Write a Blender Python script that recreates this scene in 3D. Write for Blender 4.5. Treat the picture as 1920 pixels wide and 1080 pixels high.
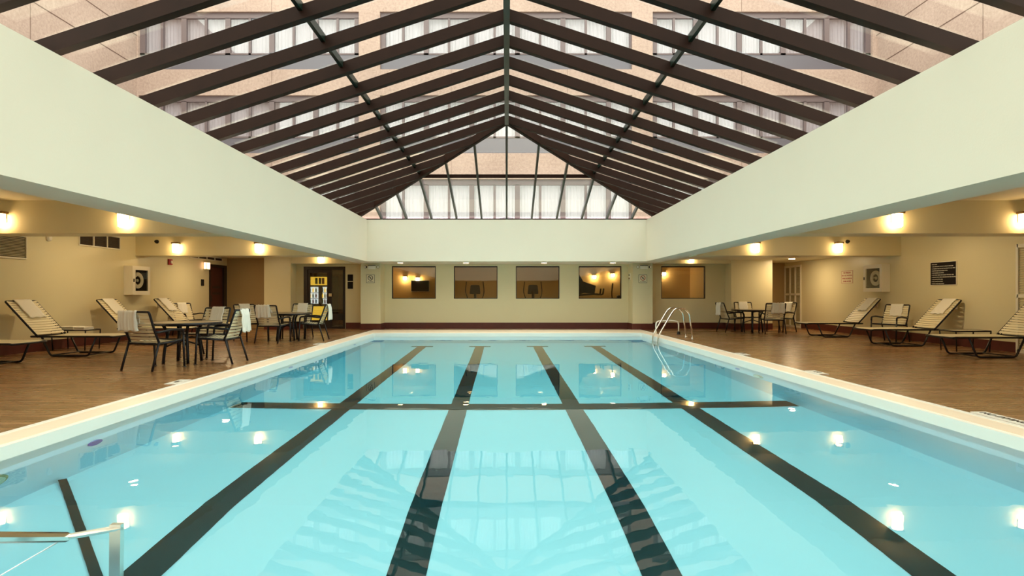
import bpy, bmesh, math, random
from mathutils import Vector, Matrix
random.seed(7)
PI = math.pi
S = bpy.context.scene
COL = S.collection
for o in list(bpy.data.objects):
    bpy.data.objects.remove(o, do_unlink=True)

# ------------------------------------------------------------------ camera
cd = bpy.data.cameras.new('camera')
cam = bpy.data.objects.new('camera', cd); COL.objects.link(cam)
cd.sensor_width = 36.0
cd.lens = 36.0 * 1040 / 1920
cd.shift_x = 10 / 1920
cd.shift_y = 12 / 1920
cd.clip_start = 0.05; cd.clip_end = 300
cam.location = (0, 0, 1.15)
cam.rotation_euler = (PI / 2, 0, 0)
S.camera = cam

# ------------------------------------------------------------------ world and exposure
w = bpy.data.worlds.new('sky'); S.world = w; w.use_nodes = True
bg = w.node_tree.nodes['Background']
bg.inputs[0].default_value = (1.0, 0.93, 0.87, 1)
bg.inputs[1].default_value = 4.2
S.view_settings.view_transform = 'Standard'
S.view_settings.look = 'None'
S.view_settings.exposure = 0.16
S.view_settings.gamma = 1
S.view_settings.use_curve_mapping = False
cy = S.cycles
cy.use_denoising = True
cy.max_bounces = 14; cy.diffuse_bounces = 9; cy.glossy_bounces = 5
cy.transmission_bounces = 10; cy.transparent_max_bounces = 24
cy.sample_clamp_indirect = 8.0
cy.caustics_refractive = True; cy.caustics_reflective = False
cy.blur_glossy = 0.5

# ------------------------------------------------------------------ materials
MATS = {}
def mat(name, col, rough=0.6, metal=0.0, spec=0.5, bump=None, var=None, coat=0.0, emit=None, estr=0.0):
    m = bpy.data.materials.new(name); m.use_nodes = True
    nt = m.node_tree; b = nt.nodes['Principled BSDF']
    b.inputs['Base Color'].default_value = (*col, 1)
    b.inputs['Roughness'].default_value = rough
    b.inputs['Metallic'].default_value = metal
    b.inputs['Specular IOR Level'].default_value = spec
    b.inputs['Coat Weight'].default_value = coat
    if emit:
        b.inputs['Emission Color'].default_value = (*emit, 1)
        b.inputs['Emission Strength'].default_value = estr
    tc = nt.nodes.new('ShaderNodeTexCoord')
    if var:
        sc, amt = var
        n = nt.nodes.new('ShaderNodeTexNoise'); n.inputs['Scale'].default_value = sc; n.inputs['Detail'].default_value = 4
        nt.links.new(tc.outputs['Object'], n.inputs['Vector'])
        mx = nt.nodes.new('ShaderNodeMix'); mx.data_type = 'RGBA'
        mx.inputs[6].default_value = (*[c * (1 - amt) for c in col], 1)
        mx.inputs[7].default_value = (*[min(1, c * (1 + amt)) for c in col], 1)
        nt.links.new(n.outputs['Fac'], mx.inputs[0]); nt.links.new(mx.outputs[2], b.inputs['Base Color'])
    if bump:
        sc, st = bump
        n = nt.nodes.new('ShaderNodeTexNoise'); n.inputs['Scale'].default_value = sc; n.inputs['Detail'].default_value = 3
        nt.links.new(tc.outputs['Object'], n.inputs['Vector'])
        bp = nt.nodes.new('ShaderNodeBump'); bp.inputs['Strength'].default_value = st; bp.inputs['Distance'].default_value = 0.01
        nt.links.new(n.outputs['Fac'], bp.inputs['Height']); nt.links.new(bp.outputs[0], b.inputs['Normal'])
    MATS[name] = m
    return m

M_WALL = mat('cream_paint', (0.76, 0.69, 0.45), 0.34, spec=0.45, bump=(60, 0.08), var=(0.8, 0.03))
M_BEAM = mat('cream_paint_daylit', (0.86, 0.765, 0.62), 0.6, bump=(50, 0.08), var=(0.9, 0.03))  # same paint as the walls, daylight's paler tone put into the colour
M_CEIL = mat('ceiling_paint', (0.80, 0.74, 0.55), 0.7, bump=(80, 0.1))
M_GYM = mat('ochre_paint', (0.74, 0.54, 0.24), 0.6)
M_CARPET = mat('brown_carpet', (0.15, 0.08, 0.04), 0.95)
M_BASE = mat('oxblood_tile', (0.10, 0.022, 0.016), 0.35, var=(8, 0.3))
M_FRAME = mat('dark_bronze_tube', (0.009, 0.009, 0.013), 0.32, metal=0.0, spec=0.35)
M_STRAP = mat('ivory_vinyl', (0.80, 0.72, 0.50), 0.45)
M_TOWEL = mat('white_terry', (0.88, 0.85, 0.76), 0.95, bump=(260, 0.5))
M_RAFT = mat('brown_painted_steel', (0.020, 0.0070, 0.0038), 0.5, spec=0.10, var=(6, 0.25))
M_PURL = mat('green_black_aluminium', (0.006, 0.018, 0.012), 0.3, spec=0.4)
M_STEEL = mat('polished_steel', (0.80, 0.76, 0.70), 0.14, metal=1.0)
M_DARK = mat('black_plastic', (0.012, 0.012, 0.014), 0.4)
M_WHITE = mat('white_enamel', (0.86, 0.82, 0.70), 0.35)
M_DOORF = mat('dark_brown_wood', (0.018, 0.008, 0.006), 0.4, var=(5, 0.3))
M_RED = mat('dark_red_door', (0.07, 0.014, 0.012), 0.45, var=(3, 0.2))
M_LOUV = mat('olive_louvre', (0.52, 0.46, 0.28), 0.5)
M_VENT = mat('brown_grille', (0.05, 0.03, 0.02), 0.6)
M_SIGN = mat('black_sign', (0.008, 0.006, 0.008), 0.6, spec=0.2)
M_PRINT = mat('white_print', (0.85, 0.82, 0.72), 0.6)
M_SIGNW = mat('ivory_sign', (0.82, 0.74, 0.52), 0.5)
M_REDP = mat('red_print', (0.45, 0.05, 0.03), 0.6)
M_ALARM = mat('red_alarm', (0.40, 0.02, 0.03), 0.4)
M_FASC = mat('white_glazed_tile', (0.93, 0.90, 0.82), 0.3)
M_LINE = mat('black_pool_tile', (0.012, 0.016, 0.014), 0.5)
M_BLUE = mat('blue_fitting', (0.0, 0.025, 0.5), 0.4)
M_BRASS = mat('brass_ring', (0.55, 0.38, 0.16), 0.3, metal=0.7)
M_HOSE = mat('canvas_hose', (0.92, 0.88, 0.74), 0.8, bump=(120, 0.4))
M_TABLE = mat('tan_table_top', (0.36, 0.27, 0.16), 0.3, var=(30, 0.25))
M_CURT = mat('white_curtain', (0.74, 0.72, 0.71), 0.9)
M_MULL = mat('mauve_window_frame', (0.16, 0.115, 0.12), 0.5)
M_SPAN = mat('grey_spandrel', (0.135, 0.12, 0.145), 0.35)
M_ROOF = mat('roof_gravel', (0.42, 0.38, 0.34), 0.9)
M_LAMP = mat('lit_jar_glass', (1, 0.8, 0.5), 0.4, emit=(1.0, 0.68, 0.32), estr=16)
M_AISLE = mat('lit_aisle_downlight', (1, 0.8, 0.5), 0.4, emit=(1.0, 0.74, 0.42), estr=400)  # also worn by the added hidden lights that brighten the aisles
M_DOWN = mat('lit_downlight', (1, 0.8, 0.5), 0.4, emit=(1.0, 0.66, 0.30), estr=22)
M_GYML = mat('gym_fill_glow', (1, 0.8, 0.5), 0.4, emit=(1.0, 0.70, 0.34), estr=70)
M_EXIT = mat('lit_exit_face', (1, 0.6, 0.4), 0.4, emit=(1.0, 0.55, 0.30), estr=3.5)
M_NICKEL = mat('aged_brass', (0.22, 0.13, 0.05), 0.4, metal=0.6)
M_YEL = mat('lit_yellow_panel', (0.9, 0.6, 0.1), 0.4, emit=(1.0, 0.62, 0.06), estr=0.9)
M_CASE = mat('lit_case_back', (0.8, 0.85, 0.9), 0.4, emit=(0.85, 0.95, 1.0), estr=0.9)
M_BOT1 = mat('green_bottle', (0.25, 0.40, 0.12), 0.3)
M_BOT2 = mat('red_bottle', (0.5, 0.08, 0.05), 0.3)
M_BOT3 = mat('blue_bottle', (0.15, 0.35, 0.55), 0.3)
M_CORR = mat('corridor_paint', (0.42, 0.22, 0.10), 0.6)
M_PLINTH = mat('grey_rubber', (0.05, 0.05, 0.05), 0.8)
M_CORD = mat('white_cord', (0.9, 0.9, 0.9), 0.5)
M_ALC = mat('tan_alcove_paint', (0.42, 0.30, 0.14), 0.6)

def glassmat(name, tint, f0=0.04, rough=0.0, k=0.9):
    m = bpy.data.materials.new(name); m.use_nodes = True
    nt = m.node_tree; nt.nodes.clear()
    out = nt.nodes.new('ShaderNodeOutputMaterial')
    tr = nt.nodes.new('ShaderNodeBsdfTransparent'); tr.inputs[0].default_value = (*tint, 1)
    gl = nt.nodes.new('ShaderNodeBsdfGlossy'); gl.inputs['Roughness'].default_value = rough
    lw = nt.nodes.new('ShaderNodeLayerWeight'); lw.inputs[0].default_value = 0.5
    pw = nt.nodes.new('ShaderNodeMath'); pw.operation = 'POWER'; pw.inputs[1].default_value = 5
    ma = nt.nodes.new('ShaderNodeMath'); ma.operation = 'MULTIPLY_ADD'; ma.inputs[1].default_value = k; ma.inputs[2].default_value = f0
    mx = nt.nodes.new('ShaderNodeMixShader')
    nt.links.new(lw.outputs['Facing'], pw.inputs[0]); nt.links.new(pw.outputs[0], ma.inputs[0])
    nt.links.new(ma.outputs[0], mx.inputs[0]); nt.links.new(tr.outputs[0], mx.inputs[1]); nt.links.new(gl.outputs[0], mx.inputs[2])
    nt.links.new(mx.outputs[0], out.inputs[0])
    return m
M_SKYGL = glassmat('skylight_glass', (0.90, 0.96, 0.92), 0.05)
M_WINGL = glassmat('window_glass', (0.86, 0.86, 0.82), 0.10, k=0.8)
M_FACGL = glassmat('facade_glass', (0.92, 0.90, 0.93), 0.10)

# stucco with panel joints
def stucco():
    m = mat('pink_stucco', (0.62, 0.40, 0.30), 0.9)
    nt = m.node_tree; b = nt.nodes['Principled BSDF']
    tc = nt.nodes.new('ShaderNodeTexCoord')
    n = nt.nodes.new('ShaderNodeTexNoise'); n.inputs['Scale'].default_value = 11; n.inputs['Detail'].default_value = 8; n.inputs['Roughness'].default_value = 0.8
    n2 = nt.nodes.new('ShaderNodeTexNoise'); n2.inputs['Scale'].default_value = 0.5
    nt.links.new(tc.outputs['Object'], n.inputs['Vector']); nt.links.new(tc.outputs['Object'], n2.inputs['Vector'])
    ad = nt.nodes.new('ShaderNodeMath'); ad.operation = 'MULTIPLY_ADD'; ad.inputs[1].default_value = 0.35
    nt.links.new(n2.outputs['Fac'], ad.inputs[0]); nt.links.new(n.outputs['Fac'], ad.inputs[2])
    cr = nt.nodes.new('ShaderNodeValToRGB')
    cr.color_ramp.elements[0].position = 0.45; cr.color_ramp.elements[0].color = (0.30, 0.20, 0.165, 1)
    cr.color_ramp.elements[1].position = 0.85; cr.color_ramp.elements[1].color = (0.53, 0.385, 0.325, 1)
    nt.links.new(ad.outputs[0], cr.inputs[0]); nt.links.new(cr.outputs[0], b.inputs['Base Color'])
    return m
M_STUC = stucco()
M_JOINT = mat('panel_joint', (0.16, 0.09, 0.07), 0.9)

def deckmat():
    m = mat('brown_quarry_tile', (0.3, 0.16, 0.08), 0.3)
    nt = m.node_tree; b = nt.nodes['Principled BSDF']
    tc = nt.nodes.new('ShaderNodeTexCoord')
    br = nt.nodes.new('ShaderNodeTexBrick')
    br.inputs['Color1'].default_value = (0.36, 0.185, 0.080, 1)
    br.inputs['Color2'].default_value = (0.23, 0.115, 0.044, 1)
    br.inputs['Mortar'].default_value = (0.12, 0.06, 0.024, 1)
    br.inputs['Scale'].default_value = 1.0
    br.inputs['Brick Width'].default_value = 0.60; br.inputs['Row Height'].default_value = 0.10
    br.inputs['Mortar Size'].default_value = 0.006; br.inputs['Mortar Smooth'].default_value = 0.3
    nt.links.new(tc.outputs['Object'], br.inputs['Vector'])
    n = nt.nodes.new('ShaderNodeTexNoise'); n.inputs['Scale'].default_value = 1.0; n.inputs['Detail'].default_value = 5
    mp = nt.nodes.new('ShaderNodeMapping'); mp.inputs['Scale'].default_value = (0.7, 7.0, 1)
    nt.links.new(tc.outputs['Object'], mp.inputs['Vector']); nt.links.new(mp.outputs[0], n.inputs['Vector'])
    mx = nt.nodes.new('ShaderNodeMix'); mx.data_type = 'RGBA'; mx.blend_type = 'MULTIPLY'; mx.inputs[0].default_value = 0.5
    cr = nt.nodes.new('ShaderNodeValToRGB'); cr.color_ramp.elements[0].position = 0.3; cr.color_ramp.elements[0].color = (0.6, 0.6, 0.6, 1)
    cr.color_ramp.elements[1].position = 0.7
    nt.links.new(n.outputs['Fac'], cr.inputs[0])
    nt.links.new(br.outputs['Color'], mx.inputs[6]); nt.links.new(cr.outputs[0], mx.inputs[7]); nt.links.new(mx.outputs[2], b.inputs['Base Color'])
    mr = nt.nodes.new('ShaderNodeMapRange'); mr.inputs[3].default_value = 0.22; mr.inputs[4].default_value = 0.32
    nt.links.new(n.outputs['Fac'], mr.inputs[0]); nt.links.new(mr.outputs[0], b.inputs['Roughness'])
    bp = nt.nodes.new('ShaderNodeBump'); bp.inputs['Strength'].default_value = 0.35; bp.inputs['Distance'].default_value = 0.003; bp.invert = True
    nt.links.new(br.outputs['Fac'], bp.inputs['Height']); nt.links.new(bp.outputs[0], b.inputs['Normal'])
    return m
M_DECK = deckmat()

def tilemat(name, c1, c2, mortar, wd, hg, ms=0.004, rough=0.4):
    m = mat(name, c1, rough)
    nt = m.node_tree; b = nt.nodes['Principled BSDF']
    tc = nt.nodes.new('ShaderNodeTexCoord'); br = nt.nodes.new('ShaderNodeTexBrick')
    br.offset = 0
    br.inputs['Color1'].default_value = (*c1, 1); br.inputs['Color2'].default_value = (*c2, 1); br.inputs['Mortar'].default_value = (*mortar, 1)
    br.inputs['Scale'].default_value = 1; br.inputs['Brick Width'].default_value = wd; br.inputs['Row Height'].default_value = hg; br.inputs['Mortar Size'].default_value = ms
    nt.links.new(tc.outputs['Object'], br.inputs['Vector']); nt.links.new(br.outputs['Color'], b.inputs['Base Color'])
    return m
M_COPE = tilemat('pale_pink_coping', (0.90, 0.74, 0.58), (0.86, 0.70, 0.55), (0.80, 0.68, 0.54), 0.3, 0.3)
M_POOLB = mat('pool_plaster', (0.95, 0.925, 1.0), 0.7, var=(1.5, 0.02))

def watermat():
    m = bpy.data.materials.new('pool_water'); m.use_nodes = True
    nt = m.node_tree; nt.nodes.clear()
    out = nt.nodes.new('ShaderNodeOutputMaterial')
    gl = nt.nodes.new('ShaderNodeBsdfGlass'); gl.inputs['IOR'].default_value = 1.33; gl.inputs['Roughness'].default_value = 0.0
    gl.inputs['Color'].default_value = (1, 1, 1, 1)
    ab = nt.nodes.new('ShaderNodeVolumeAbsorption'); ab.inputs[0].default_value = (0.0, 0.90, 1.0, 1); ab.inputs[1].default_value = 0.35
    tc = nt.nodes.new('ShaderNodeTexCoord')
    n = nt.nodes.new('ShaderNodeTexNoise'); n.inputs['Scale'].default_value = 2.2; n.inputs['Detail'].default_value = 2.5
    nt.links.new(tc.outputs['Object'], n.inputs['Vector'])
    bp = nt.nodes.new('ShaderNodeBump'); bp.inputs['Strength'].default_value = 0.06; bp.inputs['Distance'].default_value = 0.025
    nt.links.new(n.outputs['Fac'], bp.inputs['Height']); nt.links.new(bp.outputs[0], gl.inputs['Normal'])
    nt.links.new(gl.outputs[0], out.inputs[0]); nt.links.new(ab.outputs[0], out.inputs[1])
    return m
M_WATER = watermat()

# ------------------------------------------------------------------ mesh helpers
class MB:
    def __init__(s): s.bm = bmesh.new()
    def box(s, x0, x1, y0, y1, z0, z1):
        v = [s.bm.verts.new(p) for p in ((x0,y0,z0),(x1,y0,z0),(x1,y1,z0),(x0,y1,z0),(x0,y0,z1),(x1,y0,z1),(x1,y1,z1),(x0,y1,z1))]
        for f in ((3,2,1,0),(4,5,6,7),(0,1,5,4),(1,2,6,5),(2,3,7,6),(3,0,4,7)):
            s.bm.faces.new([v[i] for i in f])
        return s
    def cbox(s, c, size, M=None):
        hx, hy, hz = [a / 2 for a in size]
        v = []
        for p in ((-hx,-hy,-hz),(hx,-hy,-hz),(hx,hy,-hz),(-hx,hy,-hz),(-hx,-hy,hz),(hx,-hy,hz),(hx,hy,hz),(-hx,hy,hz)):
            q = Vector(p)
            if M: q = M @ q
            v.append(s.bm.verts.new(q + Vector(c)))
        for f in ((3,2,1,0),(4,5,6,7),(0,1,5,4),(1,2,6,5),(2,3,7,6),(3,0,4,7)):
            s.bm.faces.new([v[i] for i in f])
        return s
    def prism(s, pts, d):
        """pts: planar polygon, d: extrusion vector"""
        d = Vector(d)
        a = [s.bm.verts.new(p) for p in pts]; b = [s.bm.verts.new(Vector(p) + d) for p in pts]
        n = len(pts)
        s.bm.faces.new(a[::-1]); s.bm.faces.new(b)
        for i in range(n): s.bm.faces.new((a[i], a[(i+1) % n], b[(i+1) % n], b[i]))
        return s
    def bar(s, p, q, wd, hg, up=(0, 0, 1)):
        """rectangular bar whose TOP centre line runs p-q; hg hangs below along -up"""
        p, q = Vector(p), Vector(q); t = (q - p).normalized(); up = Vector(up)
        side = t.cross(up).normalized(); u = side.cross(t).normalized()
        a = [p - side*wd/2, p + side*wd/2, p + side*wd/2 - u*hg, p - side*wd/2 - u*hg]
        return s.prism(a, q - p)
    def tube(s, pts, r, seg=8, closed=False, cap=True):
        pts = [Vector(p) for p in pts]; n = len(pts)
        rings = []; prev = None
        for i in range(n):
            if closed: t = (pts[(i+1) % n] - pts[i-1]).normalized()
            else: t = (pts[min(i+1, n-1)] - pts[max(i-1, 0)]).normalized()
            if prev is None:
                u = Vector((0, 0, 1)) if abs(t.z) < 0.9 else Vector((1, 0, 0))
            else: u = prev
            a = t.cross(u).normalized(); u = a.cross(t).normalized(); prev = u
            rings.append([s.bm.verts.new(pts[i] + (a*math.cos(2*PI*k/seg) + u*math.sin(2*PI*k/seg))*r) for k in range(seg)])
        for i in range(n if closed else n-1):
            A, B = rings[i], rings[(i+1) % n]
            for k in range(seg): s.bm.faces.new((A[k], A[(k+1) % seg], B[(k+1) % seg], B[k]))
        if cap and not closed: s.bm.faces.new(rings[0][::-1]); s.bm.faces.new(rings[-1])
        return s
    def lathe(s, prof, seg=20, M=None):
        rings = []
        for r, z in prof:
            ring = []
            for k in range(seg):
                p = Vector((r*math.cos(2*PI*k/seg), r*math.sin(2*PI*k/seg), z))
                if M: p = M @ p
                ring.append(s.bm.verts.new(p))
            rings.append(ring)
        for A, B in zip(rings, rings[1:]):
            for k in range(seg): s.bm.faces.new((A[k], A[(k+1) % seg], B[(k+1) % seg], B[k]))
        s.bm.faces.new(rings[0][::-1]); s.bm.faces.new(rings[-1])
        return s
    def grid(s, P):
        V = [[s.bm.verts.new(p) for p in row] for row in P]
        for i in range(len(V)-1):
            for j in range(len(V[0])-1): s.bm.faces.new((V[i][j], V[i][j+1], V[i+1][j+1], V[i+1][j]))
        return s
    def mesh(s, name, m, smooth=False):
        me = bpy.data.meshes.new(name)
        bmesh.ops.recalc_face_normals(s.bm, faces=s.bm.faces)
        s.bm.to_mesh(me); s.bm.free()
        me.materials.append(m)
        if smooth:
            for p in me.polygons: p.use_smooth = True
        return me
    def obj(s, name, m, parent=None, smooth=False, loc=(0, 0, 0), rot=None, bevel=0):
        o = bpy.data.objects.new(name, s.mesh(name, m, smooth)); COL.objects.link(o)
        o.location = loc
        if rot: o.rotation_euler = rot
        if parent: o.parent = parent
        if bevel:
            md = o.modifiers.new('bevel', 'BEVEL'); md.width = bevel; md.segments = 2; md.limit_method = 'ANGLE'
        return o
def rnd(pts, r=0.05, n=5, closed=False):
    """round the corners of a polyline"""
    pts = [Vector(p) for p in pts]; out = []; N = len(pts)
    for i in range(N):
        if not closed and i in (0, N-1): out.append(pts[i]); continue
        a, b, c = pts[i-1], pts[i], pts[(i+1) % N]
        d1 = (a-b); d2 = (c-b); rr = min(r, d1.length*0.45, d2.length*0.45)
        p = b + d1.normalized()*rr; q = b + d2.normalized()*rr
        for k in range(n+1):
            t = k/n
            out.append(p*(1-t)**2 + b*2*t*(1-t) + q*t*t)
    return out
def tag(o, label=None, cat=None, group=None, kind=None):
    if label: o['label'] = label
    if cat: o['category'] = cat
    if group: o['group'] = group
    if kind: o['kind'] = kind
    return o
def struct(o): o['kind'] = 'structure'; return o
def thing(name, label, cat, loc=(0, 0, 0), rz=0, group=None):
    o = bpy.data.objects.new(name, None); COL.objects.link(o)
    o.empty_display_size = 0.1
    o.location = loc; o.rotation_euler = (0, 0, rz)
    return tag(o, label, cat, group)
def dup(root, loc, rz, label=None, group=None):
    def cp(o, parent):
        c = o.copy(); COL.objects.link(c); c.parent = parent
        for ch in [x for x in o.children]: cp(ch, c)
        return c
    r = cp(root, None)
    r.location = loc; r.rotation_euler = (0, 0, rz)
    if label: r['label'] = label
    if group: r['group'] = group
    return r
def sempty(name):
    o = bpy.data.objects.new(name, None); COL.objects.link(o); o.empty_display_size = 0.1
    return struct(o)
def text(name, s, size, m, parent, M, ext=0.002, align='CENTER', label=None):
    cu = bpy.data.curves.new('t', 'FONT'); cu.body = s; cu.size = size; cu.extrude = ext; cu.offset = size*0.02
    cu.align_x = align; cu.align_y = 'CENTER'
    t = bpy.data.objects.new('t', cu); COL.objects.link(t)
    bpy.context.view_layer.update()
    me = bpy.data.meshes.new_from_object(t); bpy.data.objects.remove(t, do_unlink=True)
    me.materials.clear(); me.materials.append(m); me.name = name
    o = bpy.data.objects.new(name, me); COL.objects.link(o)
    if parent: o.parent = parent
    o.matrix_local = M
    if label: o['label'] = label
    return o
# text frames: facing the camera (-Y), facing +X (left wall), facing -X (right wall)
F_CAM = Matrix.Rotation(PI/2, 4, 'X')
F_L = Matrix.Rotation(PI/2, 4, 'Z') @ Matrix.Rotation(PI/2, 4, 'X')
F_R = Matrix.Rotation(-PI/2, 4, 'Z') @ Matrix.Rotation(PI/2, 4, 'X')
F_UP = Matrix.Identity(4)
def at(x, y, z): return Matrix.Translation((x, y, z))

XL, XR = -9.5, 10.1          # inner faces of the side walls
YF = 18.7                    # face of the far wall
ZB, ZT, ZC = 2.163, 3.44, 2.71   # underside of the beams, top of the bulkheads, ceiling

# ------------------------------------------------------------------ pool geometry (local frame)
PA, PLOC = 0.0096, (0.2, 0.0, 0.0)
PM = Matrix.Translation(PLOC) @ Matrix.Rotation(PA, 4, 'Z')
HW, PY0, PY1, WL = 3.95, 1.35, 16.4, -0.10
CO = 0.38
CY1 = 18.0
D1, D2 = -1.25, -2.05
YB, YD = 7.85, 12.5
DB = -1.66

# ------------------------------------------------------------------ floor
def floor_mesh():
    c = [PM @ Vector(p) for p in ((-HW-CO+.05, PY0-CO+.05, 0), (HW+CO-.05, PY0-CO+.05, 0), (HW+CO-.05, CY1-.05, 0), (-HW-CO+.05, CY1-.05, 0))]
    o = [Vector(p) for p in ((XL-.2, -5.2, 0), (XR+.2, -5.2, 0), (XR+.2, 23.2, 0), (XL-.2, 23.2, 0))]
    b = MB()
    for i in range(4):
        j = (i+1) % 4
        b.prism([o[i], o[j], c[j], c[i]], (0, 0, -0.14))
    return b
struct(floor_mesh().obj('floor', M_DECK))

# ------------------------------------------------------------------ walls
def wall_holes(b, x0, x1, y0, y1, z0, z1, holes):
    """wall in the XZ plane with rectangular holes (hx0,hx1,hz0,hz1)"""
    xs = x0
    for (a, c, h0, h1) in sorted(holes):
        if a > xs: b.box(xs, a, y0, y1, z0, z1)
        if h0 > z0: b.box(a, c, y0, y1, z0, h0)
        if h1 < z1: b.box(a, c, y0, y1, h1, z1)
        xs = c
    if xs < x1: b.box(xs, x1, y0, y1, z0, z1)
    return b
WINS = [(-3.87, -2.39), (-1.78, -0.31), (0.31, 1.78), (2.43, 3.87), (5.21, 6.70)]
WZ0, WZ1 = 1.005, 2.105
DX0, DX1, DZ = -6.84, -5.44, 2.085
b = MB(); wall_holes(b, -7.5, 7.6, YF, YF+.18, 0, ZC, [(DX0, DX1, 0, DZ)] + [(a, c, WZ0, WZ1) for a, c in WINS])
struct(b.obj('wall_far', M_WALL))
struct(MB().box(XL-.2, XL, -5, 17.7, 0, 3.2).box(XL-.2, XL, 18.8, 23.2, 0, 3.2).box(XL-.2, XL, 17.7, 18.8, 2.12, 3.2).obj('wall_left', M_WALL))
struct(MB().box(XR, XR+.2, -5, 19.03, 0, 3.2).box(XR, XR+.2, 20.1, 23.2, 0, 3.2).box(XR, XR+.2, 19.03, 20.1, 2.17, 3.2).obj('wall_right', M_WALL))
struct(MB().box(XL-.2, XR+.2, -5.2, -5, 0, 3.2).obj('wall_near', M_WALL))
struct(MB().box(-4.75, -4.11, 18.05, YF, 0, ZB).obj('wall_pier_left', M_WALL))
struct(MB().box(4.10, 4.75, 18.05, YF, 0, ZB).obj('wall_pier_right', M_WALL))
struct(MB().box(-7.96, -7.09, 18.2, 19.0, 0, ZC).obj('wall_block_left', M_WALL))
struct(MB().box(7.37, 8.72, 18.2, 20.3, 0, ZC).obj('wall_block_right', M_WALL))
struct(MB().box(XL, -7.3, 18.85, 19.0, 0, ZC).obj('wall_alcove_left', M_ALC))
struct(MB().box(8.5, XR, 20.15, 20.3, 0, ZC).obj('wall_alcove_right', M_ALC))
# rooms behind the far wall
struct(MB().box(-5.1, -5.0, YF+.18, 23, 0, ZC).obj('wall_gym_left', M_GYM))
struct(MB().box(7.6, 7.7, YF+.18, 23, 0, ZC).obj('wall_gym_right', M_GYM))
struct(MB().box(-7.6, 7.7, 23, 23.15, 0, ZC).obj('wall_gym_back', M_GYM))
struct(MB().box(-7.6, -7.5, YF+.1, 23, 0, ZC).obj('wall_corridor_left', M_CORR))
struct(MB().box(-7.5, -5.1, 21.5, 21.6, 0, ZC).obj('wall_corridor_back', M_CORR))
struct(MB().box(-7.5, 7.6, YF+.18, 23, 2.45, 2.6).obj('ceiling_gym', M_CEIL))
# bulkheads around the skylight opening
BI, BO = 4.28, 4.86
struct(MB().box(-BO, -BI, -3.4, 17.0, ZB, ZT).obj('wall_bulkhead_left', M_BEAM))
struct(MB().box(BI, BO, -3.4, 17.0, ZB, ZT).obj('wall_bulkhead_right', M_BEAM))
struct(MB().box(-BO, BO, 17.0, 17.62, ZB, ZT).box(-BO, BO, 17.62, YF, ZB, 2.6).obj('wall_bulkhead_far', M_BEAM))
struct(MB().box(-BO, BO, -4.0, -3.4, ZB, ZT).obj('wall_bulkhead_near', M_BEAM))
# ceilings and dropped beams at the sides
b = MB().box(XL-.2, -BO, -5.2, 20.4, ZC, 3.2).box(XL-.2, -BO, 14.78, 20.4, 2.37, ZC)
struct(b.obj('ceiling_left', M_CEIL))
struct(MB().box(BO, XR+.2, -5.2, 20.4, ZC, 3.2).box(BO, XR+.2, 14.78, 20.4, 2.28, ZC).obj('ceiling_right', M_CEIL))
struct(MB().box(-BO, BO, -5.2, -4.0, ZC, 3.2).obj('ceiling_near', M_CEIL))
for nm, (x0, x1, y0, y1, z0) in {
        'ceiling_beam_left': (XL, -BO, 9.2, 9.71, ZB), 'ceiling_beam_left_rear': (XL, -BO, 14.2, 14.78, ZB-.02),
        'ceiling_beam_right': (BO, XR, 9.2, 9.71, ZB), 'ceiling_beam_right_rear': (BO, XR, 14.2, 14.78, ZB-.02),
        'ceiling_drop_left': (-7.09, -4.75, 18.25, YF, ZB), 'ceiling_drop_right': (4.75, 7.37, 18.25, YF, ZB),
        'ceiling_beam_left_near': (XL, -BO, 3.4, 3.9, ZB), 'ceiling_beam_right_near': (BO, XR, 3.4, 3.9, ZB)}.items():
    struct(MB().box(x0, x1, y0, y1, z0, ZC).obj(nm, M_WALL))
# skirting
BH = 0.2
def base(nm, *boxes):
    b = MB()
    for x0, x1, y0, y1 in boxes: b.box(x0, x1, y0, y1, 0, BH)
    struct(b.obj(nm, M_BASE))
base('baseboard_far', (-4.11, 4.10, YF-.02, YF), (4.75, 7.37, YF-.02, YF), (-7.09, DX0-.02, YF-.02, YF), (DX1+.02, -4.75, YF-.02, YF))
base('baseboard_pier_left', (-4.77, -4.09, 18.03, 18.05), (-4.11, -4.09, 18.05, YF-.02), (-4.77, -4.75, 18.05, YF-.02))
base('baseboard_pier_right', (4.08, 4.77, 18.03, 18.05), (4.08, 4.10, 18.05, YF-.02), (4.75, 4.77, 18.05, YF-.02))
base('baseboard_left', (XL, XL+.02, -5, 17.68))
base('baseboard_right', (XR-.02, XR, -5, 9.9), (XR-.02, XR, 10.98, 19.0))
base('baseboard_block_left', (-7.96, -7.07, 18.18, 18.2), (-7.09, -7.07, 18.2, YF-.02))
base('baseboard_block_right', (7.35, 8.72, 18.18, 18.2), (7.35, 7.37, 18.2, YF-.02))

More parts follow.
